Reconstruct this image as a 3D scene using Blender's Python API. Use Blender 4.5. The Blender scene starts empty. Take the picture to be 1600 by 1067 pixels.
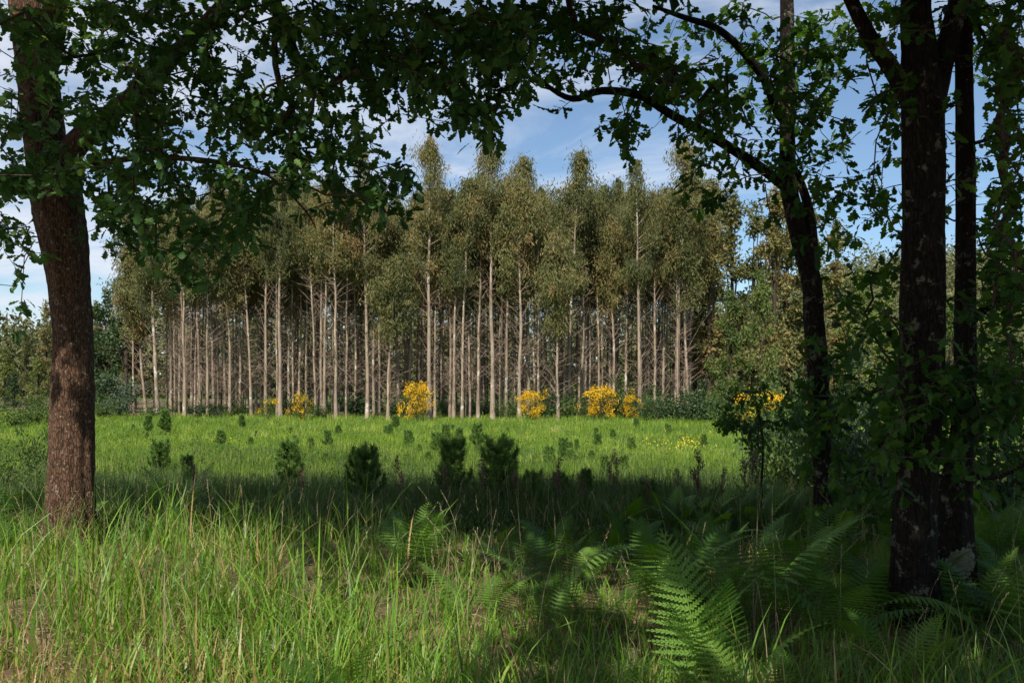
import bpy, math, numpy as np
from math import radians, sin, cos, pi
rng = np.random.default_rng(11)
scn = bpy.context.scene
col = scn.collection

# ------------------------------------------------------------------ camera maths (photo pixels 1600x1067)
F = 1244.0; HY = 600.0; CAMZ = 1.62
def P(px, py, Y): return np.array([(px-800)/F*Y, Y, CAMZ-(py-HY)/F*Y])
def sm(t):
    t = np.clip(t, 0, 1); return t*t*(3-2*t)
def gz(x, y):
    x = np.asarray(x, float); y = np.asarray(y, float)
    z = -0.5*sm((y-9)/9)
    z = z + 0.05*np.sin(x*0.9+1)*np.sin(y*0.7) + 0.10*np.sin(x*0.21+.5)*np.sin(y*0.17+1)*sm((y-6)/12)
    z = z + 24*sm((y-85)/120)*sm((x-38)/55) + 6*sm((y-90)/200)*sm((-x-60)/100)
    return z
def G(px, Y):
    x = (px-800)/F*Y; return (x, Y, float(gz(x, Y)))
SUN = np.array([0.24, 0.95, -1.0])      # direction the light travels

# ------------------------------------------------------------------ mesh helpers
class Geo:
    def __init__(s): s.V=[]; s.F3=[]; s.F4=[]; s.A=[]; s.n=0; s.mi=0; s.M3=[]; s.M4=[]
    def add(s, V, F, var=None):
        V = np.asarray(V, np.float32).reshape(-1,3); F = np.asarray(F, np.int64)
        if len(V)==0 or len(F)==0: return
        (s.F3 if F.shape[1]==3 else s.F4).append(F+s.n); (s.M3 if F.shape[1]==3 else s.M4).append(np.full(len(F),s.mi,np.int32))
        s.V.append(V); s.n += len(V)
        if var is None: var = rng.random()
        s.A.append(np.broadcast_to(np.asarray(var, np.float32), (len(V),)))
    def mesh(s, name, mat, smooth=False):
        me = bpy.data.meshes.new(name)
        V = np.concatenate(s.V); f3 = np.concatenate(s.F3) if s.F3 else np.zeros((0,3),int)
        f4 = np.concatenate(s.F4) if s.F4 else np.zeros((0,4),int)
        me.vertices.add(len(V)); me.vertices.foreach_set('co', V.ravel())
        nl = f3.size+f4.size; me.loops.add(nl)
        me.loops.foreach_set('vertex_index', np.concatenate([f3.ravel(), f4.ravel()]).astype(np.int32))
        npol = len(f3)+len(f4); me.polygons.add(npol)
        st = np.concatenate([np.arange(len(f3))*3, f3.size+np.arange(len(f4))*4]).astype(np.int32)
        me.polygons.foreach_set('loop_start', st)
        me.polygons.foreach_set('use_smooth', np.full(npol, smooth))
        a = me.attributes.new('var', 'FLOAT', 'POINT'); a.data.foreach_set('value', np.concatenate(s.A))
        for m_ in (mat if isinstance(mat,(list,tuple)) else [mat]): me.materials.append(m_)
        if isinstance(mat,(list,tuple)): me.polygons.foreach_set('material_index', np.concatenate(s.M3+s.M4))
        me.update(calc_edges=True)
        return me
def link(name, me, parent=None, loc=None):
    o = bpy.data.objects.new(name, me); col.objects.link(o)
    if parent is not None: o.parent = parent
    if loc is not None: o.location = loc
    return o
def tag(o, label=None, cat=None, group=None, kind=None):
    if label: o['label'] = label
    if cat: o['category'] = cat
    if group: o['group'] = group
    if kind: o['kind'] = kind
    return o
def thing(name, label, cat, loc=(0,0,0), rz=0, sc=1, group=None):
    o = bpy.data.objects.new(name, None); col.objects.link(o); o.location = loc
    o.rotation_euler = (0,0,rz); o.scale = (sc,sc,sc) if np.isscalar(sc) else sc
    o.empty_display_size = .2
    return tag(o, label, cat, group)

def nrm(v): return v/np.maximum(np.linalg.norm(v, axis=-1, keepdims=True), 1e-9)
def rdir(n, zb=0.0):
    v = rng.normal(size=(n,3)); v = nrm(v); v[:,2] += zb; return nrm(v)
def frames(d, up=None):
    d = nrm(d); n = len(d)
    if up is None: up = rdir(n)
    x = nrm(np.cross(d, up)); z = np.cross(x, d)
    return np.stack([x, d, z], axis=2)
def scatter(g, T, pos, R, s, var=None):
    Tv, Tf = T; n = len(pos); k = len(Tv)
    if n==0: return
    s = np.broadcast_to(np.asarray(s, float).reshape(-1,1) if np.ndim(s)<=1 else s, (n,3)) if np.ndim(s)!=2 else s
    L = Tv[None]*s[:,None,:]
    V = np.einsum('nij,nkj->nki', R, L)+pos[:,None,:]
    Fc = (Tf[None]+(np.arange(n)*k)[:,None,None]).reshape(-1, Tf.shape[1])
    if var is None: var = rng.random(n)
    g.add(V.reshape(-1,3), Fc, np.repeat(var, k))
def catmull(pts, ds):
    pts = np.asarray(pts, float); out=[]
    Q = np.vstack([2*pts[0]-pts[1], pts, 2*pts[-1]-pts[-2]])
    for i in range(1, len(Q)-2):
        p0,p1,p2,p3 = Q[i-1:i+3]; n = max(2, int(np.linalg.norm((p2-p1)[:3])/ds))
        t = np.linspace(0,1,n,endpoint=False)[:,None]
        out.append(.5*((2*p1)+(-p0+p2)*t+(2*p0-5*p1+4*p2-p3)*t**2+(-p0+3*p1-3*p2+p3)*t**3))
    out.append(Q[-2:-1]); return np.vstack(out)
def tube(g, pts, rad, sides=8, rough=0.0, var=None, seed=0):
    pts = np.asarray(pts, float); n = len(pts); rad = np.broadcast_to(rad, (n,)).astype(float)
    T = nrm(np.gradient(pts, axis=0)); a = np.array([1.,0,0]) if abs(T[0][0])<.8 else np.array([0,1.,0])
    X=[]; x = a
    for t in T:
        x = x-t*np.dot(x,t); x = x/np.linalg.norm(x); X.append(x)
    X = np.array(X); Yv = np.cross(T, X)
    th = np.linspace(0, 2*pi, sides, endpoint=False)
    L = np.concatenate([[0], np.cumsum(np.linalg.norm(np.diff(pts,axis=0),axis=1))])
    R = np.ones((n, sides))
    if rough>0:
        w = np.sin(L*3.1+seed)[:,None]*.9+np.sin(L*7.3+seed*2)[:,None]*.4
        for k,(f,am) in enumerate([(2,.35),(3,.35),(7,.30),(11,.35),(13,.25)]):
            R += rough*am*np.sin(f*th[None]+w*(1+.2*k)*(.5 if f<5 else 1.6)+seed*1.7*k+L[:,None]*(1.2+2.0*k))
        R += rough*.55*(rng.random((n,sides))-.5)
    V = pts[:,None,:]+rad[:,None,None]*R[:,:,None]*(np.cos(th)[None,:,None]*X[:,None,:]+np.sin(th)[None,:,None]*Yv[:,None,:])
    i = np.arange(n-1)[:,None]*sides; j = np.arange(sides)[None]; k = (j+1)%sides
    Fc = np.stack([i+j, i+k, i+sides+k, i+sides+j], -1).reshape(-1,4)
    g.add(V.reshape(-1,3), Fc, rng.random() if var is None else var)
def segs(g, A, B, ra, rb, var=None, sides=3):
    A=np.asarray(A); B=np.asarray(B); n=len(A)
    if n==0: return
    R = frames(B-A); th = np.linspace(0,2*pi,sides,endpoint=False)
    ring = np.stack([np.cos(th), 0*th, np.sin(th)],1)
    W = np.einsum('nij,kj->nki', R, ring)
    ra=np.broadcast_to(ra,(n,)); rb=np.broadcast_to(rb,(n,))
    V = np.concatenate([A[:,None]+W*ra[:,None,None], B[:,None]+W*rb[:,None,None]],1)
    j=np.arange(sides); k=(j+1)%sides
    Tf = np.stack([j,k,k+sides,j+sides],-1)
    Fc = (Tf[None]+(np.arange(n)*2*sides)[:,None,None]).reshape(-1,4)
    g.add(V.reshape(-1,3), Fc, np.repeat(rng.random(n) if var is None else np.broadcast_to(var,(n,)), 2*sides))

# ------------------------------------------------------------------ leaf templates (along +Y, unit length)
def leaf_tpl(out, fold=.12, curl=.15):
    out = np.array(out, float); n=len(out)
    mid = np.stack([0*out[:,0], out[:,1], -curl*out[:,1]**2],1)
    R_ = np.stack([out[:,0], out[:,1]+.0, -curl*out[:,1]**2+fold*out[:,0]*1.6],1); L_ = R_*[-1,1,1]
    V = np.vstack([mid,R_,L_]); i=np.arange(n-1)
    Fc = np.vstack([np.stack([i,i+n,i+1+n,i+1],1), np.stack([i+2*n,i,i+1,i+1+2*n],1)])
    return V, Fc
OAK = leaf_tpl([(.01,0),(.02,.12),(.15,.24),(.08,.34),(.25,.48),(.14,.56),(.31,.72),(.18,.80),(.17,.93),(.0,1.0)])
OAK_S = leaf_tpl([(.02,0),(.17,.3),(.1,.4),(.29,.68),(.17,.78),(.0,1.)])
LANCE = leaf_tpl([(.01,0),(.12,.3),(.10,.65),(.0,1.)], .1, .25)
DIA = (np.array([[0,0,0],[.5,.45,.06],[0,1,-.05],[-.5,.45,.06]],float), np.array([[0,1,2,3]]))
TRI = (np.array([[-.5,0,0],[.5,0,0],[0,1,0]],float), np.array([[0,1,2]]))
def blades(g, pos, h, w, lean, az=None, k=3, var=None, faz=None):
    n=len(pos); az = rng.random(n)*2*pi if az is None else az
    faz = az+pi/2+rng.normal(size=n)*.6 if faz is None else faz
    t = np.linspace(0,1,k+1)
    d = np.stack([np.cos(az),np.sin(az)],1)
    off = (lean*h)[:,None]*t[None]**2
    z = h[:,None]*(t[None]-.45*lean[:,None]*t[None]**2.2)
    C = pos[:,None,:]+np.concatenate([d[:,None,:]*off[:,:,None], z[:,:,None]],2)
    ww = w[:,None]*(1-t[None]**1.8*.93)*.5
    f = np.stack([np.cos(faz),np.sin(faz),0*faz],1)
    V = np.stack([C-f[:,None]*ww[:,:,None], C+f[:,None]*ww[:,:,None]],2).reshape(-1,3)
    i = np.arange(k)*2; Tf = np.stack([i,i+1,i+3,i+2],1)
    Fc = (Tf[None]+(np.arange(n)*2*(k+1))[:,None,None]).reshape(-1,4)
    g.add(V, Fc, np.repeat(rng.random(n) if var is None else var, 2*(k+1)))

# ------------------------------------------------------------------ materials
def newmat(name):
    m = bpy.data.materials.new(name); m.use_nodes=True; nt=m.node_tree; nt.nodes.clear()
    return m, nt, (lambda t,**k: _n(nt,t,**k))
def _n(nt, t, **k):
    n = nt.nodes.new(t)
    for a,b in k.items():
        if a=='ins':
            for q,v in b.items(): n.inputs[q].default_value = v
        else: setattr(n,a,b)
    return n
def ramp(nt, stops):
    r = nt.nodes.new('ShaderNodeValToRGB'); e = r.color_ramp.elements
    while len(e)<len(stops): e.new(.5)
    for q,(p,c) in zip(e, stops): q.position=p; q.color=(*c,1)
    return r
def leafmat(name, stops, trans=.3, rough=.55, objvar=0.0, nscale=.5, namt=.35, spec=.3):
    m, nt, N = newmat(name); L = nt.links.new
    at = N('ShaderNodeAttribute', attribute_name='var')
    tc = N('ShaderNodeNewGeometry'); no = N('ShaderNodeTexNoise', ins={'Scale':nscale,'Detail':3.0})
    L(tc.outputs['Position'], no.inputs['Vector'])
    a = N('ShaderNodeMath', operation='MULTIPLY_ADD'); L(no.outputs['Fac'], a.inputs[0]); a.inputs[1].default_value=namt*2; a.inputs[2].default_value=-namt
    b = N('ShaderNodeMath', operation='ADD'); L(a.outputs[0], b.inputs[0]); L(at.outputs['Fac'], b.inputs[1])
    last = b
    if objvar>0:
        oi = N('ShaderNodeObjectInfo'); c = N('ShaderNodeMath', operation='MULTIPLY_ADD'); L(oi.outputs['Random'], c.inputs[0])
        c.inputs[1].default_value=objvar*2; c.inputs[2].default_value=-objvar
        d = N('ShaderNodeMath', operation='ADD'); L(c.outputs[0], d.inputs[0]); L(b.outputs[0], d.inputs[1]); last=d
    r = ramp(nt, stops); L(last.outputs[0], r.inputs['Fac'])
    p = N('ShaderNodeBsdfPrincipled'); p.inputs['Roughness'].default_value=rough; p.inputs['Specular IOR Level'].default_value=spec
    L(r.outputs['Color'], p.inputs['Base Color'])
    t = N('ShaderNodeBsdfTranslucent'); hs = N('ShaderNodeHueSaturation'); hs.inputs['Saturation'].default_value=1.15; hs.inputs['Value'].default_value=1.15; hs.inputs['Hue'].default_value=.485
    L(r.outputs['Color'], hs.inputs['Color']); L(hs.outputs['Color'], t.inputs['Color'])
    mx = N('ShaderNodeMixShader'); mx.inputs[0].default_value=trans; L(p.outputs[0], mx.inputs[1]); L(t.outputs[0], mx.inputs[2])
    o = N('ShaderNodeOutputMaterial'); L(mx.outputs[0], o.inputs['Surface']); return m
def barkmat(name, c1, c2, lich, lthr, scale=(9,9,2.2), bump=.6, lscale=6, dist=.02, obj=False):
    m, nt, N = newmat(name); L = nt.links.new
    tc = N('ShaderNodeTexCoord'); mp = N('ShaderNodeMapping'); mp.inputs['Scale'].default_value=scale
    src = tc.outputs['Object']
    if obj:
        oi = N('ShaderNodeObjectInfo'); va = N('ShaderNodeVectorMath', operation='MULTIPLY_ADD')
        L(oi.outputs['Random'], va.inputs[0]); va.inputs[1].default_value=(37,51,23); L(src, va.inputs[2]); src = va.outputs[0]
    L(src, mp.inputs['Vector'])
    n1 = N('ShaderNodeTexNoise', ins={'Scale':2.2,'Detail':7.0,'Roughness':.68}); L(mp.outputs[0], n1.inputs['Vector'])
    vo = N('ShaderNodeTexVoronoi', ins={'Scale':2.4}, feature='DISTANCE_TO_EDGE'); 
    mixv = N('ShaderNodeMix', data_type='VECTOR'); mixv.inputs[0].default_value=.25; L(mp.outputs[0], mixv.inputs[4]); L(n1.outputs['Color'], mixv.inputs[5]); L(mixv.outputs[1], vo.inputs['Vector'])
    r = ramp(nt, [(.32,c1),(.66,c2)]); L(n1.outputs['Fac'], r.inputs['Fac'])
    cr = ramp(nt, [(0,(.25,.25,.25)),(.14,(1,1,1))]); L(vo.outputs['Distance'], cr.inputs['Fac'])
    mu = N('ShaderNodeMix', data_type='RGBA', blend_type='MULTIPLY'); mu.inputs[0].default_value = .8 if not obj else .15
    L(r.outputs['Color'], mu.inputs[6]); L(cr.outputs['Color'], mu.inputs[7])
    n2 = N('ShaderNodeTexNoise', ins={'Scale':lscale,'Detail':6.0,'Roughness':.75}); L(src, n2.inputs['Vector'])
    lr = ramp(nt, [(lthr,(0,0,0)),(lthr+.05,(1,1,1))]); L(n2.outputs['Fac'], lr.inputs['Fac'])
    ml = N('ShaderNodeMix', data_type='RGBA'); L(lr.outputs['Color'], ml.inputs[0]); L(mu.outputs[2], ml.inputs[6]); ml.inputs[7].default_value=(*lich,1)
    p = N('ShaderNodeBsdfPrincipled'); p.inputs['Roughness'].default_value=.9; p.inputs['Specular IOR Level'].default_value=.15
    L(ml.outputs[2], p.inputs['Base Color'])
    ad = N('ShaderNodeMath', operation='MULTIPLY'); L(n1.outputs['Fac'], ad.inputs[0]); L(cr.outputs['Color'], ad.inputs[1])
    bu = N('ShaderNodeBump'); bu.inputs['Strength'].default_value=bump; bu.inputs['Distance'].default_value=dist; L(ad.outputs[0], bu.inputs['Height']); L(bu.outputs[0], p.inputs['Normal'])
    o = N('ShaderNodeOutputMaterial'); L(p.outputs[0], o.inputs['Surface']); return m

M = {}
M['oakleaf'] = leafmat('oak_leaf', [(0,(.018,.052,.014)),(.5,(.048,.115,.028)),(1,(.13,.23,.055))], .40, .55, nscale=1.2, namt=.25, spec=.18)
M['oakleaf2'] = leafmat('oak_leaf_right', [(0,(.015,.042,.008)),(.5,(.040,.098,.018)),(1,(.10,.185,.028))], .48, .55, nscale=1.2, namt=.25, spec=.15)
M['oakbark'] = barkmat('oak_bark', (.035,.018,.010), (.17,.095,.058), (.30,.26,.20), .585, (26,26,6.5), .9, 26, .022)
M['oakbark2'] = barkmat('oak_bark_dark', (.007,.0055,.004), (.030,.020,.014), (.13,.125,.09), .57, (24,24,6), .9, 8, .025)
M['twig'] = barkmat('twig_bark', (.03,.022,.015), (.09,.065,.045), (.2,.18,.14), .62, (20,20,20), .3, 12, .004)
M['eubark'] = barkmat('eucalyptus_bark', (.16,.115,.080), (.33,.265,.20), (.47,.43,.355), .57, (1.1,1.1,.28), .25, .9, .02, True)
M['eutwig'] = barkmat('dead_branch_bark', (.16,.11,.08), (.30,.22,.17), (.4,.34,.3), .6, (3,3,3), .1, 3, .01, True)
M['euleaf'] = leafmat('eucalyptus_leaf', [(0,(.055,.068,.024)),(.35,(.11,.125,.040)),(.7,(.18,.175,.058)),(1,(.27,.185,.075))], .35, .5, .22, .22, .30)
M['broadleaf'] = leafmat('broadleaf', [(0,(.045,.075,.018)),(.5,(.095,.135,.03)),(1,(.18,.20,.05))], .3, .6, .25, .3, .30)
M['bluegum'] = leafmat('blue_green_leaf', [(0,(.04,.07,.04)),(1,(.10,.14,.08))], .2, .6)
M['darkshrub'] = leafmat('dark_shrub_leaf', [(0,(.014,.030,.010)),(.6,(.03,.062,.018)),(1,(.07,.11,.03))], .2, .5, .15)
M['shrub'] = leafmat('shrub_leaf', [(0,(.03,.06,.012)),(.6,(.06,.11,.02)),(1,(.12,.16,.035))], .3, .6, .25)
M['broomflower'] = leafmat('broom_flower', [(0,(.50,.27,.004)),(.6,(.80,.46,.006)),(1,(.92,.63,.02))], .2, .6)
M['wildflower'] = leafmat('wild_flower', [(0,(.65,.5,.02)),(1,(.75,.6,.05))], .2, .6)
M['pine'] = leafmat('pine_needle', [(0,(.045,.095,.018)),(.6,(.10,.19,.034)),(1,(.19,.29,.06))], .15, .55, .15)
M['fern'] = leafmat('fern_leaf', [(0,(.045,.11,.014)),(.6,(.09,.20,.024)),(1,(.16,.28,.045))], .4, .5, .1, .9, .2)
M['grassnear'] = leafmat('verge_grass', [(0,(.05,.11,.018)),(.35,(.10,.22,.022)),(.72,(.20,.33,.035)),(.86,(.27,.26,.07)),(1,(.42,.28,.13))], .35, .45, 0, .9, .22, .4)
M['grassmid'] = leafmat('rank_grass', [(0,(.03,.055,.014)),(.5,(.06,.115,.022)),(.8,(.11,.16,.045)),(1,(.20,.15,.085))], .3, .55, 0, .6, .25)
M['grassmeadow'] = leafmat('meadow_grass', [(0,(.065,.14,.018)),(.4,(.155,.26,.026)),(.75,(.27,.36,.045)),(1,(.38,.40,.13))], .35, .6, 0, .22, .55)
M['straw'] = leafmat('straw', [(0,(.16,.14,.06)),(1,(.38,.32,.18))], .2, .6)
M['stalk'] = leafmat('brown_stalk', [(0,(.055,.028,.018)),(.6,(.12,.07,.045)),(1,(.26,.18,.14))], .1, .7)

def groundmat():
    m, nt, N = newmat('soil_and_thatch'); L = nt.links.new
    g = N('ShaderNodeNewGeometry'); s = N('ShaderNodeSeparateXYZ'); L(g.outputs['Position'], s.inputs[0])
    n1 = N('ShaderNodeTexNoise', ins={'Scale':2.5,'Detail':8.0,'Roughness':.7}); L(g.outputs['Position'], n1.inputs['Vector'])
    n2 = N('ShaderNodeTexNoise', ins={'Scale':.12,'Detail':5.0}); L(g.outputs['Position'], n2.inputs['Vector'])
    near = ramp(nt,[(.3,(.045,.035,.02)),(.5,(.13,.085,.05)),(.7,(.26,.18,.11))]); L(n1.outputs['Fac'], near.inputs['Fac'])
    mead = ramp(nt,[(.3,(.05,.085,.02)),(.7,(.11,.17,.035))]); L(n1.outputs['Fac'], mead.inputs['Fac'])
    lit = ramp(nt,[(.3,(.06,.05,.03)),(.7,(.18,.13,.085))]); L(n1.outputs['Fac'], lit.inputs['Fac'])
    far = ramp(nt,[(.35,(.05,.085,.02)),(.65,(.09,.14,.03))]); L(n2.outputs['Fac'], far.inputs['Fac'])
    def mix(a,b,edge0,edge1,src):
        mr = N('ShaderNodeMapRange', interpolation_type='SMOOTHSTEP'); mr.inputs[1].default_value=edge0; mr.inputs[2].default_value=edge1; L(src, mr.inputs[0])
        x = N('ShaderNodeMix', data_type='RGBA'); L(mr.outputs[0], x.inputs[0]); L(a, x.inputs[6]); L(b, x.inputs[7]); return x.outputs[2]
    c = mix(near.outputs[0], mead.outputs[0], 7, 13, s.outputs['Y'])
    c2 = mix(c, lit.outputs[0], 51, 54, s.outputs['Y'])
    c3 = mix(c2, c, 14, 18, s.outputs['X'])
    c4 = mix(c3, far.outputs[0], 90, 110, s.outputs['Y'])
    p = N('ShaderNodeBsdfPrincipled'); p.inputs['Roughness'].default_value=.95; p.inputs['Specular IOR Level'].default_value=.1; L(c4, p.inputs['Base Color'])
    b = N('ShaderNodeBump'); b.inputs['Strength'].default_value=.7; b.inputs['Distance'].default_value=.05; L(n1.outputs['Fac'], b.inputs['Height']); L(b.outputs[0], p.inputs['Normal'])
    o = N('ShaderNodeOutputMaterial'); L(p.outputs[0], o.inputs[0]); return m

# ------------------------------------------------------------------ ground
ys = np.concatenate([np.arange(-14,16,.35), np.arange(16,60,1.2), np.arange(60,260,5), np.geomspace(260,2600,22)])
u = np.linspace(-1,1,141); xs = np.sinh(u*6.2)/np.sinh(6.2)*2200
X,Yg = np.meshgrid(xs,ys); V = np.stack([X,Yg,gz(X,Yg)],-1).reshape(-1,3)
ny,nx = X.shape; i = (np.arange(ny-1)[:,None]*nx+np.arange(nx-1)[None]).reshape(-1)
g = Geo(); g.add(V, np.stack([i,i+1,i+nx+1,i+nx],1), .5)
tag(link('ground', g.mesh('ground', groundmat(), True)), kind='structure')

# ------------------------------------------------------------------ foliage clouds
def cloud(g, centers, radii, nper, T, size, droop=0.0, var0=None, flat=.8, wf=.45, cvw=.55):
    """leaves gathered round clump centres"""
    n = len(centers)*nper; idx = np.repeat(np.arange(len(centers)), nper)
    p = rng.normal(size=(n,3))*.5; p[:,2]*=flat
    pos = centers[idx]+p*np.asarray(radii)[idx][:,None]
    d = rdir(n); d[:,2] -= droop; d = nrm(d)
    cv = rng.random(len(centers))[idx]
    s = size*rng.uniform(.7,1.3,n)
    s3 = np.stack([s*wf if T is DIA else s, s, s],1)
    scatter(g, T, pos, frames(d), s3, np.clip(cvw*cv+(1-cvw)*rng.random(n),0,1) if var0 is None else var0)
def blob_pts(n, c, r, inner=.55):
    d = rdir(n); q = rng.uniform(inner,1,n)[:,None]; return np.asarray(c)+d*q*np.asarray(r)

# ================================================================== EUCALYPTUS PLANTATION
def eu_trunk(H, r, seed):
    g = Geo(); n=9; t=np.linspace(0,1,n)
    wob = rng.normal(size=(n,2))*.045*(t*(1.2-t))[:,None]*2.2; bend = rng.normal(size=2)*.28
    pts = np.stack([wob[:,0]+bend[0]*t**2, wob[:,1]+bend[1]*t**2, t*H-.15],1)
    rad = r*(1-.80*t)*(1+.35*np.exp(-t*H/.4))
    q = catmull(np.hstack([pts, rad[:,None]]), .6)
    tube(g, q[:,:3], q[:,3], 9, .05, seed=seed)
    return g, q
def at_h(q, z):
    return np.stack([np.interp(z,q[:,2],q[:,0]), np.interp(z,q[:,2],q[:,1]), z],-1)
def eucalypt(H, r, cb, cw, seed, nl=1.0, fork=False):
    """returns trunk, crown, dead branch meshes; cb = crown base fraction, cw = crown half width (m)"""
    cb += rng.uniform(-.09,.07)
    gt, q = eu_trunk(H, r, seed); gc = Geo(); gd = gt
    # live branches in the crown: ascending, leaf clumps hanging at their ends
    nb = int(34*nl*(1-cb)*2.0)
    u_ = np.sort(rng.random(nb)); z = H*(cb+(.975-cb)*u_)
    ph=rng.random()*6.3; prof = cw*(1+.30*np.sin(u_*9+ph)+.15*np.sin(u_*23+2*ph))*(1.04-u_)**.85*1.22*(.45+.55*np.minimum(1,u_/.3))*rng.uniform(.4,1.2,nb)
    az = rng.random(nb)*2*pi; base = at_h(q, z)
    rise = prof*rng.uniform(.7,1.4,nb)
    tip = base+np.stack([np.cos(az)*prof, np.sin(az)*prof, rise],1); tip[:,2]=np.minimum(tip[:,2],H+.3)
    midp = (base+tip)/2+np.stack([np.cos(az)*prof*.12, np.sin(az)*prof*.12, -rise*.10],1)
    rb = np.interp(z,q[:,2],q[:,3])*.42
    segs(gt, base, midp, rb, rb*.6, .3, 4); segs(gt, midp, tip, rb*.6, .008, .3, 3)
    cen = []; rad=[]
    for k in range(nb):
        m = 3+int(prof[k]*2.2)
        for j in range(m):
            w = .42+.58*(j+1)/m; c = base[k]*(1-w)+tip[k]*w+rng.normal(size=3)*[.22,.22,.22]
            cen.append(c); rad.append(rng.uniform(.28,.62))
    for j in range(14): cen.append(np.array([q[-1,0],q[-1,1],H-.13*j])+rng.normal(size=3)*.05*(1+j*.35)); rad.append(.12+.035*j)
    cloud(gc, np.array(cen), np.array(rad), 46, DIA, .25, droop=1.3, flat=1.3, wf=.22, cvw=.8)
    # dead side branches below the crown
    m = int(140*cb); z = H*cb*rng.uniform(.12,1.08,m); az = rng.random(m)*2*pi; ln = rng.uniform(.25,1.0,m)*rng.uniform(.5,1.5,m)
    A = at_h(q,z); up = rng.normal(.75,.6,m)
    B = A+np.stack([np.cos(az)*ln*.6,np.sin(az)*ln*.6,up*ln*.6],1)
    C = B+np.stack([np.cos(az+.3)*ln*.5,np.sin(az+.3)*ln*.5,(up+.1)*ln*.4],1)
    D = B+np.stack([np.cos(az-.6)*ln*.35,np.sin(az-.6)*ln*.35,(up-.3)*ln*.3],1)
    gd.mi=1; segs(gd,A,B,.016,.011); segs(gd,B,C,.011,.005); segs(gd,B,D,.009,.004)
    return (gt.mesh('trunk', [M['eubark'],M['eutwig']], True), gc.mesh('crown', M['euleaf']))
EU = {}
EU['tall'] = [eucalypt(17.5,.15,.52,1.75,s) for s in range(4)]
EU['mid'] = [eucalypt(16.0,.095,.58,1.35,s+10) for s in range(5)]
EU['thin'] = [eucalypt(13.0,.10,.58,1.1,s+20,.8) for s in range(3)]
EU['small'] = [eucalypt(10.0,.085,.50,1.3,s+30,.9) for s in range(3)]
EU['back'] = [eucalypt(16.0,.082,.60,1.5,s+40,1.0) for s in range(5)]
BASEH = dict(tall=17.5, mid=16, thin=13, small=10, back=16)
cnt = {}
def place_eu(kind, x, y, H, label, group, rs=1.0, lean=0.0, leany=0.0):
    k = cnt.get(kind,0); cnt[kind]=k+1; tr,cr = EU[kind][k%len(EU[kind])]
    s = H/BASEH[kind]
    o = thing('eucalyptus_tree', label, 'tree', (x,y,float(gz(x,y))), 0, (rs,rs,s), group)
    o.rotation_euler = (leany, lean, rng.random()*2*pi)
    o.rotation_mode = 'XYZ'
    for nm,me in (('trunk',tr),('crown',cr)): link(nm, me, o)
    return o
# front trunks read off the photo: px, depth, top py, kind, radius scale, lean (rad, + = to the right going up)
front = [
 (228,56,400,'small',1.25,-.075),(247,51,345,'tall',.95,-.05),(274,57,350,'mid',.9,-.02),(288,51,330,'mid',1.0,-.01),(313,52,320,'mid',1.05,-.03),
 (341,55,300,'mid',.8,-.01),(353,53,290,'mid',1.05,-.03),(376,53,285,'mid',1.1,-.012),(393,51.5,300,'mid',1.05,-.035),(438,50,262,'tall',.85,-.004),
 (458,55,290,'mid',.9,-.01),(478,54,285,'mid',.9,0),(507,50,262,'mid',1.0,0),(525,48.5,270,'mid',1.15,-.01),(541,53,300,'thin',1.0,0),
 (555,52,300,'mid',.9,.01),(574,49.5,236,'tall',.85,-.003),(592,51,330,'thin',1.2,.0),(606,48,400,'small',1.2,0),(623,52,320,'thin',1.0,-.01),
 (638,58,300,'tall',.8,.02),(671,48,218,'tall',.95,-.006),(689,53,300,'mid',.8,.004),(709,49,330,'thin',1.1,.0),(722,48,290,'mid',1.0,0),
 (735,50,385,'small',1.1,-.03),(747,48.5,280,'mid',1.1,.004),(770,47.8,213,'tall',.95,-.006),(783,50,290,'mid',.85,0),(791,50,300,'thin',1.1,.004),
 (812,47,280,'thin',1.2,-.004),(826,52,244,'mid',1.1,.003),(841,55,300,'mid',.9,.006),(872,46,380,'small',1.1,-.01),(889,51,236,'mid',1.15,.006),
 (905,57,300,'mid',.9,0),(914,55,310,'thin',1.0,.01),(940,55,330,'mid',1.1,.0),(953,56,290,'mid',1.0,.003),(962,59,262,'mid',1.0,.004),
 (999,50,252,'tall',.85,-.003),(1013,57,320,'mid',.8,.0),(1058,52,225,'tall',1.25,-.004),(1069,54,270,'mid',1.15,.015),(1078,57,290,'mid',1.1,.0)]
marks = [(247,'the left end of the plantation'),(470,'the faint yellow broom'),(652,'the ragged yellow broom'),(830,'the small round yellow broom'),(938,'the brightest yellow broom')]
ordn = ['first','second','third','fourth','fifth','sixth','seventh','eighth','ninth','tenth','eleventh','twelfth']
special = {671:'tallest white eucalyptus just right of the ragged yellow broom',770:'tall pale eucalyptus with pointed crown at the middle of the plantation',
 1058:'thickest white eucalyptus at the right end of the plantation',228:'slender eucalyptus leaning left at the left end of the plantation',
 247:'stout pinkish eucalyptus beside the leaning one at the left end',872:'short thin eucalyptus standing out furthest into the meadow',
 574:'bright tall eucalyptus between the faint and the ragged yellow brooms',999:'tall pale eucalyptus right of the brightest yellow broom'}
pxs = [f[0] for f in front]
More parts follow.
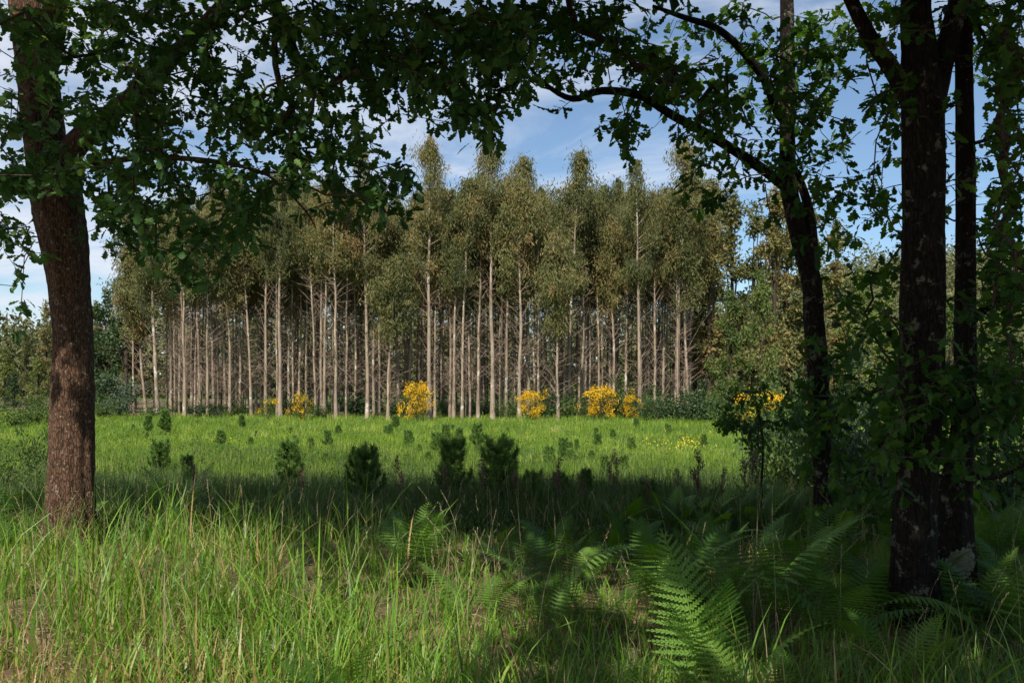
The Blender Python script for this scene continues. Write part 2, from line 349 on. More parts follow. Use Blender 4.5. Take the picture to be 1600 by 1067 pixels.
for (px,Y,top,kind,rs,lean) in front:
    lab = special.get(px)
    if lab is None:
        if px>1058: lab = 'pale eucalyptus just behind the thickest white one, %s of two to its right'%('nearer' if px==1069 else 'farther')
        else:
            mk = min(marks, key=lambda m: abs(m[0]-px)); side = 'left' if px<mk[0] else 'right'
            k = sum(1 for q in pxs if (px<=q<mk[0]) or (mk[0]<=q<px)) if side=='left' else sum(1 for q in pxs if mk[0]<q<=px)
            lab = '%s eucalyptus, %s front-row trunk to the %s of %s'%({'thin':'thin pale','small':'short thin','mid':'slim pale','tall':'tall pale'}[kind], ordn[k-1], side, mk[1])
    x,y,z = G(px,Y); H = CAMZ+((HY-top)*(1+(rng.uniform(-.05,.03) if kind=='mid' else 0)))/F*Y - z
    place_eu(kind, x,y,H, lab, 'eucalyptus trees along the front of the plantation', rs, 0).rotation_euler = (0, lean, 0)
# rows behind
nback=0
for r_ in range(44):
    Y0=rng.uniform(49.5,56.5); px=250+(r_+rng.random())*19; x=(px-800)/F*Y0
    place_eu('thin' if r_%3 else 'back', x, Y0, rng.uniform(12.5,15.5), 'thin eucalyptus among the trunks just behind the front row of the plantation','thin eucalyptus trees between the larger trunks', rng.uniform(.8,1.15), rng.normal()*.01)
for r_,Y0 in enumerate(np.arange(58.,79.5,2.9)):
    x0,x1 = (222-800)/F*Y0+.5*r_, (1105-800)/F*Y0
    for x in np.arange(x0+(r_%2)*1.0,x1,1.82):
        xx = x+rng.normal()*.35; yy = Y0+rng.normal()*.6
        px = 800+xx/yy*F
        Hh = rng.uniform(12.8,17.6)*(.95 if px<320 else 1)*(1.0+.006*(yy-60))
        place_eu('back', xx, yy, Hh, 'slim eucalyptus in the shaded rows behind the front of the plantation','eucalyptus trees in the inner rows', rng.uniform(.85,1.25), rng.normal()*.012); nback+=1
print('back eucalypts', nback)

# ================================================================== OTHER BACKGROUND TREES
def bushy(H, W, seed, mat, nclump, leaf, low=.05, per=26, trunk_r=.16, cone=.0):
    g=Geo(); gt=Geo(); cen=[]; 
    nl = 7+int(H)
    for k in range(nl):
        u_=low+(1-low)*rng.random(); rr = W*(1-.75*u_**(1.6 if cone==0 else .9))*rng.uniform(.45,1)
        a=rng.random()*2*pi; cen.append(([cos(a)*rr*.6, sin(a)*rr*.6, H*u_*.93], rng.uniform(.28,.42)*W*(1-.45*u_)))
    P_=[]
    for c,r in cen: P_.append(blob_pts(max(4,nclump//nl), c, [r*1.1,r*1.1,r*1.2], .35))
    P_.append(np.stack([rng.normal(size=12)*.12, rng.normal(size=12)*.12, H*np.linspace(.85,1.0,12)],1))
    P_=np.vstack(P_); P_=P_[P_[:,2]>.15]
    cloud(g, P_, np.full(len(P_), .07*W+.22), per, DIA, leaf, droop=.25)
    q = catmull(np.array([[0,0,-.1,trunk_r],[.1,.05,H*.4,trunk_r*.7],[0,0,H*.85,trunk_r*.15]]), .6); tube(gt,q[:,:3],q[:,3],8,.05)
    for c,r in cen:
        segs(gt, [[0.05,0,c[2]*.6]], [c], trunk_r*.35, .02, .4, 4)
    return gt.mesh('trunk', M['twig'], True), g.mesh('crown', mat)
BT = [bushy(10,3.0,s,M['broadleaf'],150,.30) for s in range(3)]
BT2 = [bushy(14,2.6,s,M['euleaf'],170,.30,.12,cone=1) for s in range(3)]
DT = [bushy(9,3.2,s,M['darkshrub'],150,.28) for s in range(2)]
def put(name, parts, px, Y, H, base, label, cat='tree', group=None, w=1.0):
    x,y,z=G(px,Y); s=H/base; o=thing(name,label,cat,(x,y,z),rng.random()*6.3,(s*w,s*w,s),group)
    for nm,me in parts: link(nm,me,o)
    return o
tc = lambda t: (('trunk',t[0]),('crown',t[1]))
# right end of the plantation, crowns to the ground
for (px,Y,top,T,b,w,lab) in [
 (1108,57,285,BT2[0],14,1.0,'olive tree with brownish low foliage next to the thickest white eucalyptus'),
 (1230,66,292,BT2[2],14,1.0,'tall olive tree right behind the forked slim trunk'),
 (1142,62,300,BT2[1],14,1.1,'tall olive crown second from the right end of the plantation'),
 (1178,68,318,BT2[2],14,1.0,'thin topped tree against the sky gap left of the forked trunk'),
 (1212,58,296,BT2[0],14,.9,'tall brownish tree seen behind the foot of the long side branch'),
 (1262,62,312,BT2[1],14,1.0,'olive tree seen between the forked dark trunk and the big oak'),
 (1308,70,345,BT2[2],14,1.1,'lower olive tree just right of the forked dark trunk'),
 (1140,50,455,BT[0],10,.8,'bushy mid green tree in front of the tall olive crowns'),
 (1188,47,430,BT[1],10,.75,'green broadleaf tree behind the sapling at the meadow corner'),
 (1345,60,425,BT[2],10,1.0,'bushy green tree in the gap left of the big oak trunk'),
 (1385,66,450,BT[0],10,1.1,'broad pale green tree directly left of the big oak trunk'),
 (1486,60,470,BT[1],10,1.0,'green tree seen between the big oak trunk and the slim one'),
 (1560,62,480,BT[2],10,1.2,'broad green tree at the right edge of the meadow'),
 (1650,60,470,BT[0],10,1.2,'broad green tree on the right margin of the meadow'),
 (1085,66,270,BT2[1],14,.9,'dense olive crown directly behind the thickest white eucalyptus'),]:
    Hh = CAMZ+(HY-top)/F*Y+.5
    put('broadleaf_tree' if T in BT else 'bushy_eucalyptus', tc(T), px, Y, Hh, b, lab, group='trees right of the plantation', w=w)
# left side
for (px,Y,top,T,b,w,lab) in [
 (196,60,435,DT[0],9,1.0,'dark bushy tree against the left end of the plantation'),
 (170,66,455,DT[1],9,1.0,'dark rounded tree just right of the left oak trunk'),
 (212,66,425,BT2[0],14,.8,'olive topped tree rising over the dark bushy trees'),
 (150,80,470,BT2[1],14,.9,'narrow olive tree partly hidden by the left oak trunk'),
 (72,92,470,BT2[2],14,.8,'pointed grey green tree left of the oak trunk'),
 (40,100,520,BT2[0],14,.9,'lower olive tree near the left edge'),
 (8,85,545,BT[0],10,1.2,'rounded green tree at the left edge of the far treeline'),
 (60,62,560,BT[1],10,1.1,'bright green bushy tree low beside the oak trunk'),
 (22,58,585,DT[0],9,1.1,'low dark tree at the left edge above the meadow'),
 (-50,70,530,BT[2],10,1.2,'green tree on the left margin of the meadow'),]:
    Hh = CAMZ+(HY-top)/F*Y+.5
    put('pointed_tree' if T in BT2 else 'bushy_tree', tc(T), px, Y, Hh, b, lab, group='trees left of the plantation', w=w)
# far wood: hillside at right and band behind everything
g=Geo(); cen=[]
for k in range(2600):
    side = rng.random()
    if side<.62: px=rng.uniform(1080,2000); Y=rng.uniform(110,260)
    else: px=rng.uniform(-350,1250); Y=rng.uniform(112,150)
    x=(px-800)/F*Y; z0=float(gz(x,Y)); H=rng.uniform(7,12) if side<.62 else (rng.uniform(9.5,15) if 180<px<1150 else rng.uniform(7,11))
    for j in range(5):
        u_=j/4; w=2.4*(1-.8*u_); cen.append([x+rng.normal()*w*.5, Y+rng.normal()*w*.5, z0+1+H*u_*.95])
cen=np.array(cen); cloud(g, cen, np.full(len(cen),2.0), 16, DIA, .95, droop=.2, flat=1.2)
mt = leafmat('far_wood_leaf', [(0,(.060,.072,.030)),(.5,(.105,.115,.045)),(1,(.17,.16,.06))], .2, .7, 0, .05, .25)
tag(link('distant_wood', g.mesh('distant_wood', mt)), 'pale olive wood covering the far hillside and closing the view behind the plantation', 'wood', kind='stuff')

# ================================================================== SHRUBS / BROOM
def shrub(mat, R=1.0, H=1.2, n=46, leaf=.11, per=30, flowers=False, dens=.6):
    g=Geo(); c=blob_pts(n,[0,0,H*.46],[R,R,H*.52],.35)*(1+.30*rng.normal(size=(n,1))); c=c[c[:,2]>.04]
    if flowers:
        a=rng.random(n//2)*2*pi; q=rng.random(n//2); c=np.vstack([c,np.stack([np.cos(a)*R*(.3+.6*q),np.sin(a)*R*(.3+.6*q),H*(1.22-.3*q)],1)])
    cloud(g,c,np.full(len(c),.24*R),per,DIA,leaf,droop=-.3 if flowers else .1)
    gs=Geo(); m=14; A=np.zeros((m,3)); B=blob_pts(m,[0,0,H*.6],[R*.7,R*.7,H*.35]); segs(gs,A,B,.02,.006,.4,3)
    out=[('stems',gs.mesh('stems',M['twig'])),('foliage',g.mesh('foliage',mat))]
    if flowers:
        f=Geo(); cc=c[c[:,2]+rng.normal(size=len(c))*.12*H>H*.30]; k=min(len(cc),max(1,int(len(cc)*dens))); pick=cc[rng.permutation(len(cc))[:k]]; pick=pick+nrm(pick-[0,0,H*.35])*.10
        cloud(f,pick,np.full(k,.25*R),44,DIA,.085); out.append(('flowers',f.mesh('flowers',M['broomflower'])))
    return out
SH=[shrub(M['shrub']) for _ in range(3)]; DS=[shrub(M['darkshrub'],n=60,leaf=.13) for _ in range(2)]
BG=shrub(M['bluegum'],1.0,1.5,60,.13)
for (px,Y,s,w,dn,lab) in [(652,46,1.3,.62,.95,'ragged yellow broom bush left of the tallest white eucalyptus'),(830,45,.98,.68,1.1,'small round yellow broom bush at the meadow edge'),
  (938,45,1.12,.86,1.15,'brightest and roundest yellow broom bush at the meadow edge'),(986,45.5,.85,.6,.7,'sparse yellow broom bush leaning on a pale trunk'),
  (470,47,.95,.72,.45,'faint yellow green broom bush left of centre'),(418,48,.85,.7,.18,'leftmost broom bush with barely any yellow'),
  (1190,38,1.05,1.2,.55,'broad yellow broom bush seen behind the sapling')]:
    p=shrub(M['shrub'],1.0,1.25,50,.09,22,True,dn); x,y,z=G(px,Y)
    o=thing('broom_bush',lab,'bush',(x,y,z+(1.1 if px==1190 else 0)*0),rng.random()*6,(s*w,s*w,s*.98),'yellow flowering broom bushes')
    for nm,me in p: link(nm,me,o).__setitem__('kind','stuff') if nm=='flowers' else link(nm,me,o)
bush = [ # px, Y, height scale, width scale, kind, label
 (1075,42.5,1.45,1.55,'d','large dark glossy bush below the thickest white eucalyptus'),
 (1028,44,1.15,1.1,'d','dark bush right of the sparse broom, smaller than its neighbour'),
 (1115,45,1.5,1.3,'s','light green bush right of the large dark bush'),
 (965,47,1.5,1.3,'d','tall dark bush behind and right of the brightest broom'),
 (895,47,1.35,1.5,'s','green bush between the two round yellow brooms'),
 (1000,50,2.0,1.6,'s','tallest green bush behind the sparse broom'),
 (860,49,1.3,1.2,'d','dark bush right of the small round broom'),
 (800,48,1.1,1.1,'s','low green bush left of the small round broom'),
 (760,51,1.0,1.3,'d','low dark bush at the foot of the pointed middle eucalyptus'),
 (700,52,1.0,1.3,'s','green bush right of the ragged broom among the trunks'),
 (615,50,1.2,1.2,'s','green bush left of the ragged broom'),
 (560,52,1.3,1.4,'d','dark bush between faint and ragged brooms'),
 (500,50,.9,1.1,'s','low bush right of the faint yellow broom'),
 (440,52,1.0,1.2,'d','dark low bush between the two faint brooms'),
 (370,52,1.0,1.3,'s','green bush at the foot of the left half of the plantation'),
 (325,51,.9,1.1,'d','small dark bush left of the leftmost broom'),
 (280,54,1.1,1.3,'s','green bush behind the stout pinkish eucalyptus'),
 (238,50,.8,.9,'s','small light bush at the foot of the leaning eucalyptus'),
 (188,52,1.6,1.2,'b','blue green bush in front of the dark trees on the left'),
 (160,50,1.0,1.2,'s','low bright green bush right of the left oak trunk'),
 (62,40,1.5,1.1,'s','green bush left of the oak trunk near the meadow edge'),
 (25,38,1.0,1.3,'s','broad low green bush at the left edge of the meadow'),
 (1160,40,1.2,1.2,'s','yellow green bush at the right corner of the meadow'),
 (1225,30,1.3,1.1,'s','pale bush behind the foot of the forked trunk'),
 (1345,44,1.6,1.6,'s','green bush beyond the meadow gap left of the big oak'),
 (1420,42,1.7,1.6,'d','dark bush behind the big oak trunk'),
 (1550,46,1.8,1.8,'s','green bush beyond the bright grass at the right'),
 (1240,12.5,1.05,.62,'s','leafy bush with yellowish tips left of the forked trunk foot'),
 (1340,11,1.15,.7,'d','shaded bush between the forked trunk and the big oak'),
 (1222,14,1.35,.70,'d','dark leafy bush hugging the foot of the forked slim tree'),
 (1312,12.5,1.5,.80,'d','tall dark bush right of the forked slim tree'),
 (1380,9.5,1.05,.62,'d','dark low bush touching the left side of the big oak trunk'),
 (1575,9.5,1.1,.7,'d','dark bush at the right edge beside the slim spotted oak'),
 (58,16.5,.95,.5,'s','small green bush left of the oak trunk'),
 (15,12.5,.6,.6,'s','low green bush at the left edge behind the oak'),
]
for k,(px,Y,hs,ws,kd,lab) in enumerate(bush):
    p={'d':DS[k%2],'s':SH[k%3],'b':BG}[kd]; x,y,z=G(px,Y)
    o=thing('bush',lab,'bush',(x,y,z-.05),rng.random()*6,(ws,ws,hs),'green bushes round the meadow')
    for nm,me in p: link(nm,me,o)

# ================================================================== FOREGROUND OAKS
grid = {}
rows = """
8 6 3 9 9 9 9 9 9 9 9 9 9 9 9 9 9 9 9 6 4 5 4 5 4 6 5 6 4 4 6 8
7 6 5 7 9 9 9 9 9 9 9 9 9 9 9 9 9 7 5 6 3 5 2 3 4 6 5 5 3 3 6 9
5 5 2 1 7 8 9 8 6 8 9 9 6 9 9 9 6 4 4 5 6 7 3 3 4 5 2 3 3 2 5 8
5 4 4 6 8 7 7 8 7 4 6 5 1 8 8 7 1 0 0 5 3 5 4 4 3 5 1 3 3 2 4 7
5 4 5 8 7 6 4 5 5 4 6 4 0 0 0 3 0 0 0 6 1 5 5 3 3 3 5 5 4 2 3 4
6 7 6 8 8 7 3 3 6 5 4 8 4 0 0 0 0 0 0 0 0 5 3 2 4 4 4 2 2 1 3 5
5 0 5 7 7 8 7 4 3 1 3 7 4 0 0 0 0 0 0 0 0 1 1 0 2 3 6 5 2 1 5 6
6 0 2 5 6 8 7 5 0 0 0 0 0 0 0 0 0 0 0 0 0 0 0 0 1 2 4 6 3 0 4 7
5 0 0 1 1 5 4 0 0 0 0 0 0 0 0 0 0 0 0 0 0 0 0 0 0 1 3 5 2 0 3 7
1 0 0 0 0 0 0 0 0 0 0 0 0 0 0 0 0 0 0 0 0 0 0 0 0 1 3 4 2 0 3 6
2 0 0 0 0 0 0 0 0 0 0 0 0 0 0 0 0 0 0 0 0 0 0 0 1 2 3 4 4 2 4 6
2 0 0 0 0 0 0 0 0 0 0 0 0 0 0 0 0 0 0 0 0 0 0 1 2 4 5 6 6 6 7 8
0 0 0 0 0 0 0 0 0 0 0 0 0 0 0 0 0 0 0 0 0 0 0 0 3 6 6 6 8 8 8 8
0 0 0 0 0 0 0 0 0 0 0 0 0 0 0 0 0 0 0 0 0 0 0 0 4 7 3 6 9 9 9 8
0 0 0 0 0 0 0 0 0 0 0 0 0 0 0 0 0 0 0 0 0 0 0 0 1 4 4 5 7 6 6 5
0 0 0 0 0 0 0 0 0 0 0 0 0 0 0 0 0 0 0 0 0 0 0 0 0 2 4 4 3 2 3 3
""".strip().split('\n')
DM = np.array([[float(c) for c in r.split()] for r in rows])
def dens(px,py):
    px = np.asarray(px); py=np.asarray(py)
    fx=np.clip(px/50-.5,0,30.999); fy=np.clip(py/50-.5,0,14.999); i=fx.astype(int); j=fy.astype(int); a=fx-i; b=fy-j
    d = DM[j,i]*(1-a)*(1-b)+DM[j,i+1]*a*(1-b)+DM[j+1,i]*(1-a)*b+DM[j+1,i+1]*a*b
    d2 = DM[np.clip((py/50).astype(int),0,15), np.clip((px/50).astype(int),0,31)]
    return np.where(d2==0, np.minimum(d*.3,.5), np.where(d2<=2,.25*d+.4*d2,.5*d+.55*d2))*(py<800)
def L_(pts, Y): # [(px,py,r[,Y])]
    return np.array([list(P(p[0],p[1],(p[3] if len(p)>3 else Y)))+[p[2]] for p in pts])

def grow(nodes, clusters, tipr=.0028, maxlen=1.4):
    """connect every leaf cluster to the nearest branch node; returns segments with pipe-model radii, and the twig directions"""
    N = [n for n in nodes]; par=[-1]*len(N); base=len(N)
    C = clusters.copy(); arr=np.array(N)
    D = np.full(len(C),1e9); near=np.zeros(len(C),int)
    for s in range(0,len(arr),500):
        d=np.linalg.norm(C[:,None]-arr[None,s:s+500],axis=2); m=d.argmin(1); dv=d[np.arange(len(C)),m]
        b=dv<D; D[b]=dv[b]; near[b]=m[b]+s
    done=np.zeros(len(C),bool); tips=np.zeros(len(C),int)
    for _ in range(len(C)):
        k=np.argmin(np.where(done,1e9,D)); done[k]=True
        a=N[near[k]]; c=C[k]; ln=np.linalg.norm(c-a); nn=max(1,int(ln/.14)); p=near[k]
        if nn>1:
            side=rng.normal(size=3)*ln*.07; side[2]-=ln*.04
        newi=[]
        for q in range(1,nn+1):
            t=q/nn; pt=a+(c-a)*t+(side*4*t*(1-t) if nn>1 else 0); N.append(pt); par.append(p); p=len(N)-1; newi.append(p)
        tips[k]=p
        newp=np.array([N[i] for i in newi]); d=np.linalg.norm(C[:,None]-newp[None],axis=2)*1.04; m=d.argmin(1); dv=d[np.arange(len(C)),m]
        b=(dv<D)&~done; D[b]=dv[b]; near[b]=np.array(newi)[m[b]]
    w=np.zeros(len(N)); w[tips]+=1
    for i in range(len(N)-1,base-1,-1):
        if par[i]>=base: w[par[i]]+=w[i]
    N=np.array(N); idx=np.arange(base,len(N)); pr=np.array(par)[idx]
    ra=np.minimum(tipr*np.maximum(w[idx],1)**.36,.026); 
    return N[pr],N[idx],ra, np.array([nrm(N[t]-N[par[t]] if par[t]>=0 else np.array([0,0,1.])) for t in tips])

def sprays(g, C, D, T, size, k=8, spread=1.0):
    n=len(C); idx=np.repeat(np.arange(n),k); j=np.tile(np.arange(k),n)
    along = -(.16*(1-(j+1)/k))*1.3*rng.uniform(.7,1.2,n*k)
    base = C[idx]+D[idx]*along[:,None]+rng.normal(size=(n*k,3))*.012
    out = rdir(n*k); out -= D[idx]*np.sum(out*D[idx],1,keepdims=True); out=nrm(out)
    d = nrm(D[idx]*rng.uniform(.1,1.0,(n*k,1))+out*spread); d[:,2]-=.18; d=nrm(d)
    up = nrm(np.array([0,0,1.])+rng.normal(size=(n*k,3))*.45)   # blades turned to the light
    s = size*rng.uniform(.65,1.25,n*k)
    cv=rng.random(n)[idx]
    scatter(g, T, base, frames(d, up), np.stack([s,s,s],1), np.clip(.5*cv+.5*rng.random(n*k),0,1))

CLX=rng.uniform(0,1600,700); CLY=rng.uniform(0,800,700)
def clump(px,py):
    out=np.zeros(len(px))
    for s_ in range(0,len(px),1000):
        d=np.min((px[s_:s_+1000,None]-CLX[None])**2+(py[s_:s_+1000,None]-CLY[None])**2,axis=1); out[s_:s_+1000]=np.exp(-d/(2*15.**2))
    return .35+1.0*out
def sample_vis(n, x0, x1, y0, y1, Yf, scale=9.0, lim=None):
    out=[]
    while len(out)<n:
        m=4000; px=rng.uniform(x0,x1,m); py=rng.uniform(y0,y1,m); ok=rng.random(m)*scale<dens(px,py)*clump(px,py)
        if lim is not None: ok&=lim(px,py)
        for a,b in zip(px[ok],py[ok]): out.append(P(a,b,Yf(a,b)))
    return np.array(out[:n])
def expect(x0,x1,y0,y1,per,lim=None):
    a,b=np.meshgrid(np.arange(x0+5,x1,10.),np.arange(y0+5,y1,10.)); d=dens(a,b)
    if lim is not None: d=d*lim(a,b)
    return int(d.sum()*100/2500*per)

def wanted_shade(gx,gy):
    """where shade is wanted on the ground (ragged edge); unseen leaves follow it"""
    w = .5*np.sin(gx*1.3+.7)+.35*np.sin(gx*3.1)+.3*np.sin(gy*2.3+gx)
    lo = np.interp(gx,[-3.4,-1.6,-.4,.3],[8.9,6.3,4.3,2.3])
    hi = np.where(gx<-6, 14.0, np.where(gx>1.5, np.maximum(10.5,15.5-(gx-1.5)*1.6), 15.5))
    gap=(np.hypot((gx-1.15),(gy-4.3))<.40)|(np.hypot((gx-1.9),(gy-5.8))<.22)  # openings left in the shade, the first to light the brightest fern
    return (~gap)&(gy>lo+w*.3)&(gy<hi+w*1.4+rng.random(np.shape(gx))*4-3.4)
def hidden(n, c, r, ymin=-6, pad=.35, holes=True):  # unseen leaf clusters out of frame, kept where they cast the wanted shade
    out=[]
    c=np.array(c); r=np.array(r)
    while len(out)<n:
        m=3000; p=c+rdir(m)*(rng.random((m,1))**.4)*r
        Yd=np.maximum(p[:,1],.3); py=HY-(p[:,2]-CAMZ)/Yd*F
        ok=((py<-25)|(p[:,1]<.5))&(p[:,2]>3.0)
        gx=p[:,0]+SUN[0]*p[:,2]; gy=p[:,1]+SUN[1]*p[:,2]
        ok&=wanted_shade(gx,gy)
        if holes: ok&=(np.sin(p[:,0]*2.1+p[:,2])*np.sin(p[:,1]*1.9+p[:,0]*.7)*np.sin(p[:,2]*1.7+2)<np.where(p[:,0]<-1.5,.22,.55))
        out+=list(p[ok])
    return np.array(out[:n])

def oak(name, label, stems, vis, hid, mleaf, mbark, size, hsize=.22, k=8, patches=None):
    t=thing(name,label,'tree',tuple(stems[0][0][:3]*[1,1,0]+[0,0,float(gz(stems[0][0][0],stems[0][0][1]))]))
    org=np.array(t.location)
    nodes=[]
    for si,(S,kind) in enumerate([(s,'trunk' if i_==0 else 'limb') for i_,s in enumerate(stems)]):
        q=catmull(S,.05 if kind=='trunk' else .07); g=Geo()
        tube(g,q[:,:3]-org,q[:,3],56 if q[0,3]>.13 else (20 if q[0,3]>.05 else 8),.085 if q[0,3]>.05 else .04,seed=si*1.3+len(label)*.1)
        link(kind,g.mesh(kind,mbark,True),t)
        ok = q[:,2]>1.2 ; nodes+=list(q[ok][::3,:3])
    C=np.vstack([vis,hid]) if len(hid) else vis
    A,B,ra,dr=grow(nodes,C)
    g=Geo(); segs(g,A-org,B-org,ra*1.05,ra,None,5); link('branches',g.mesh('branches',M['twig'],True),t)
    g=Geo(); nv=len(vis); sprays(g,vis-org,dr[:nv],OAK,size,k)
    if len(hid): sprays(g,hid-org,dr[nv:],OAK_S,hsize,k+2)  # unseen shading clusters, leaves enlarged for denser shade
    link('crown',g.mesh('crown',mleaf),t); return t

# --- left oak
LO=7.9
left=[L_([(103,868,.33),(106,838,.262),(108,800,.225),(111,750,.205),(113,680,.196),(114,600,.19),(113,520,.178),(107,430,.19),(96,350,.222),(86,290,.235),(70,220,.19),(60,130,.18),(50,50,.17),(40,-50,.16),(20,-300,.11),(10,-560,.05)],LO),
 L_([(80,300,.10),(100,255,.12),(130,215,.11),(190,165,.085),(240,120,.08,7.7),(300,60,.07,7.5),(380,-20,.06,7.2),(480,-100,.05,6.8),(600,-130,.04,6.4),(740,-110,.028,6.0),(840,-60,.015,5.8)],LO),
 L_([(70,300,.09),(30,296,.06,7.6),(-60,262,.05,7.2),(-160,240,.03,6.8)],LO),
 L_([(58,150,.12),(80,60,.115,7.8),(98,-40,.10,7.6),(160,-250,.07,7.0),(220,-500,.03,6)],LO),
 L_([(96,262,.035),(150,256,.03,7.4),(230,246,.026,7),(330,252,.02,6.7),(405,268,.013,6.5),(440,292,.010,6.4),(478,330,.008,6.4),(494,358,.005,6.4)],LO),
 L_([(405,268,.010),(440,270,.008),(485,260,.006)],6.5)]
lim=lambda px,py: (px<850)
Yl=lambda a,b: (np.interp(a,[0,200,500,850],[7.0,6.7,6.6,6.2])+np.clip(rng.normal()*.7,-.9,2))
vis=sample_vis(expect(0,850,0,550,1.6,lim),0,850,0,550,Yl,lim=lim)
ex=np.vstack([sample_vis(60,-0,50,-0,480,lambda a,b:rng.uniform(5.5,8))-[rng.uniform(.3,1.5),0,0] ])
vis=np.vstack([vis,ex])
hid=np.vstack([hidden(900,(-3.6,4.8,7.6),(4.8,5.2,3.6)), hidden(900,(-.8,5.2,6.8),(3.4,4.2,2.4))])
n_=130; s_=rng.uniform(3.2,6,n_); tz=rng.uniform(1.9,4.8,n_)
hid=np.vstack([hid,np.stack([-4.45-.24*s_+rng.normal(size=n_)*.3,7.9-.95*s_+rng.normal(size=n_)*.2,tz+s_],1)])  # unseen clusters added on the sun side to darken the upper trunk
print('left oak clusters',len(vis),len(hid))
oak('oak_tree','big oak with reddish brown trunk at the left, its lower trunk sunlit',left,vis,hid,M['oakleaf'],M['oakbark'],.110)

# --- forked slim tree (A)
A0=7.8
stA=[L_([(1288,872,.17),(1288,850,.13),(1287,800,.10),(1286,760,.086),(1284,700,.085),(1279,600,.092),(1272,500,.092),(1268,440,.092),(1252,385,.085),(1240,330,.085),(1232,290,.08),(1230,200,.072),(1230,100,.068),(1229,0,.062),(1225,-200,.05),(1215,-420,.02)],A0),
 L_([(1272,470,.05),(1270,420,.058),(1269,370,.055),(1264,330,.05),(1256,300,.045),(1242,268,.05)],A0),
 L_([(1234,300,.05),(1210,278,.055),(1170,250,.052,7.7),(1110,212,.046,7.5),(1050,180,.042,7.3),(1000,150,.038,7.1),(940,142,.032,6.9),(895,155,.026,6.8),(850,130,.018,6.7),(815,90,.010,6.6)],A0),
 L_([(1230,195,.045),(1215,175,.048),(1195,125,.044,7.6),(1160,80,.038,7.4),(1120,45,.032,7.2),(1070,28,.024,7),(1020,10,.014,6.9)],A0)]
lim=lambda px,py: (px>=850)&(px<1345)&((py<470)|(px>1235))
vis=sample_vis(expect(850,1345,0,800,1.75,lim),850,1345,0,800,lambda a,b:(7.4+rng.normal()*.7),lim=lim)
hid=hidden(800,(1.3,4.8,6.8),(3.2,4.4,2.6))
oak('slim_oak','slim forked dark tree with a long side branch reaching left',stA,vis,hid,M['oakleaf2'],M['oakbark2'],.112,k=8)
# --- big dark oak (B)
B0=5.4
stB=[L_([(1434,985,.23),(1432,950,.175),(1430,900,.15),(1429,800,.13),(1434,700,.128),(1440,600,.135),(1442,450,.137),(1443,350,.128),(1442,250,.132),(1440,150,.125),(1435,60,.105),(1432,0,.09),(1430,-250,.07),(1425,-560,.03)],B0),
 L_([(1448,200,.07),(1458,160,.075),(1475,90,.068),(1493,20,.064),(1512,-60,.06),(1560,-300,.03)],B0),
 L_([(1430,185,.05),(1412,145,.058),(1392,108,.054),(1360,60,.05),(1332,5,.046),(1296,-80,.04,5.2),(1240,-240,.03,4.8),(1150,-420,.015,4.2)],B0),
 L_([(1415,560,.022),(1396,532,.02,5.3),(1384,505,.018,5.2)],B0),
 L_([(1440,700,.03),(1500,735,.018,5.0),(1560,745,.012,4.7),(1640,700,.008,4.5)],B0)]
lim=lambda px,py: (px>=1345)&(px<1560)
vis=sample_vis(expect(1345,1560,0,800,1.4,lim),1345,1560,0,800,lambda a,b:(5.7+rng.normal()*.6 if rng.random()<(.45 if b<560 else .8) else 6.9+rng.random()),lim=lim)
hid=np.vstack([hidden(1000,(2.2,1.4,6.4),(3.8,4.6,2.6)),hidden(900,(1.9,-1.9,6.0),(3.8,2.4,1.9)),hidden(420,(4.2,5.5,6.5),(3.2,4.4,2.8))])  # middle group reaches behind the camera, added to shade the right foreground
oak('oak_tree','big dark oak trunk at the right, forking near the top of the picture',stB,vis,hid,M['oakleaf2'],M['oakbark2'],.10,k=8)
# --- tree C
C0=6.0
stC=[L_([(1487,950,.24),(1488,915,.185),(1488,860,.160),(1491,790,.125),(1499,720,.09),(1506,650,.078),(1508,560,.072),(1509,400,.068),(1508,250,.065),(1506,100,.06),(1505,0,.058),(1500,-300,.04),(1505,-500,.015)],C0),
 L_([(1512,520,.035),(1522,498,.036),(1560,466,.032,5.8),(1605,436,.028,5.6),(1680,400,.018,5.2)],C0)]
lim=lambda px,py: (px>=1545)
vis=sample_vis(expect(1545,1600,0,800,2.6,lim),1545,1600,0,800,lambda a,b:rng.uniform(4.4,7.2),lim=lim)
sh=vis[rng.permutation(len(vis))[:len(vis)*2//3]]+np.array([.5,0,0]); vis=np.vstack([vis,sh+rng.normal(size=sh.shape)*.15])
hid=hidden(520,(4.4,3.6,6.6),(3.0,4.6,2.6))
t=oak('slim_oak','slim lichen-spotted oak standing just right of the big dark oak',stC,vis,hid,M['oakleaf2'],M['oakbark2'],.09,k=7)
tC=t
n=520; a=rng.normal(size=n)*.30; zz=.20+rng.normal(size=n)*.045+ .0; bx,by=P(1488,900,C0)[:2]
keep=(np.abs(a)<.75)&(np.hypot(a/.6,(zz-.20)/.085)<1+.25*np.sin(a*9)); a=a[keep]; zz=zz[keep]; n=len(a)
rr=np.interp(zz,[0,.35],[.180,.150])+.012
ax=a-pi/2-.1; nr=np.stack([np.cos(ax),np.sin(ax),0*ax],1); ps=nr*rr[:,None]; ps[:,2]=zz+CAMZ-(868-HY)/F*C0-.20-tC.location.z
g=Geo(); td=np.cross(nr,rdir(n)); scatter(g,DIA,ps,frames(td,nr),np.stack([np.full(n,.035),np.full(n,.03),np.full(n,.03)],1))
lm=leafmat('lichen',[(0,(.07,.07,.045)),(1,(.17,.165,.11))],0,.9,spec=.1)
lo_=link('lichen_patch',g.mesh('lichen_patch',lm),tC); lo_.location=(bx-tC.location.x,by-tC.location.y,0)
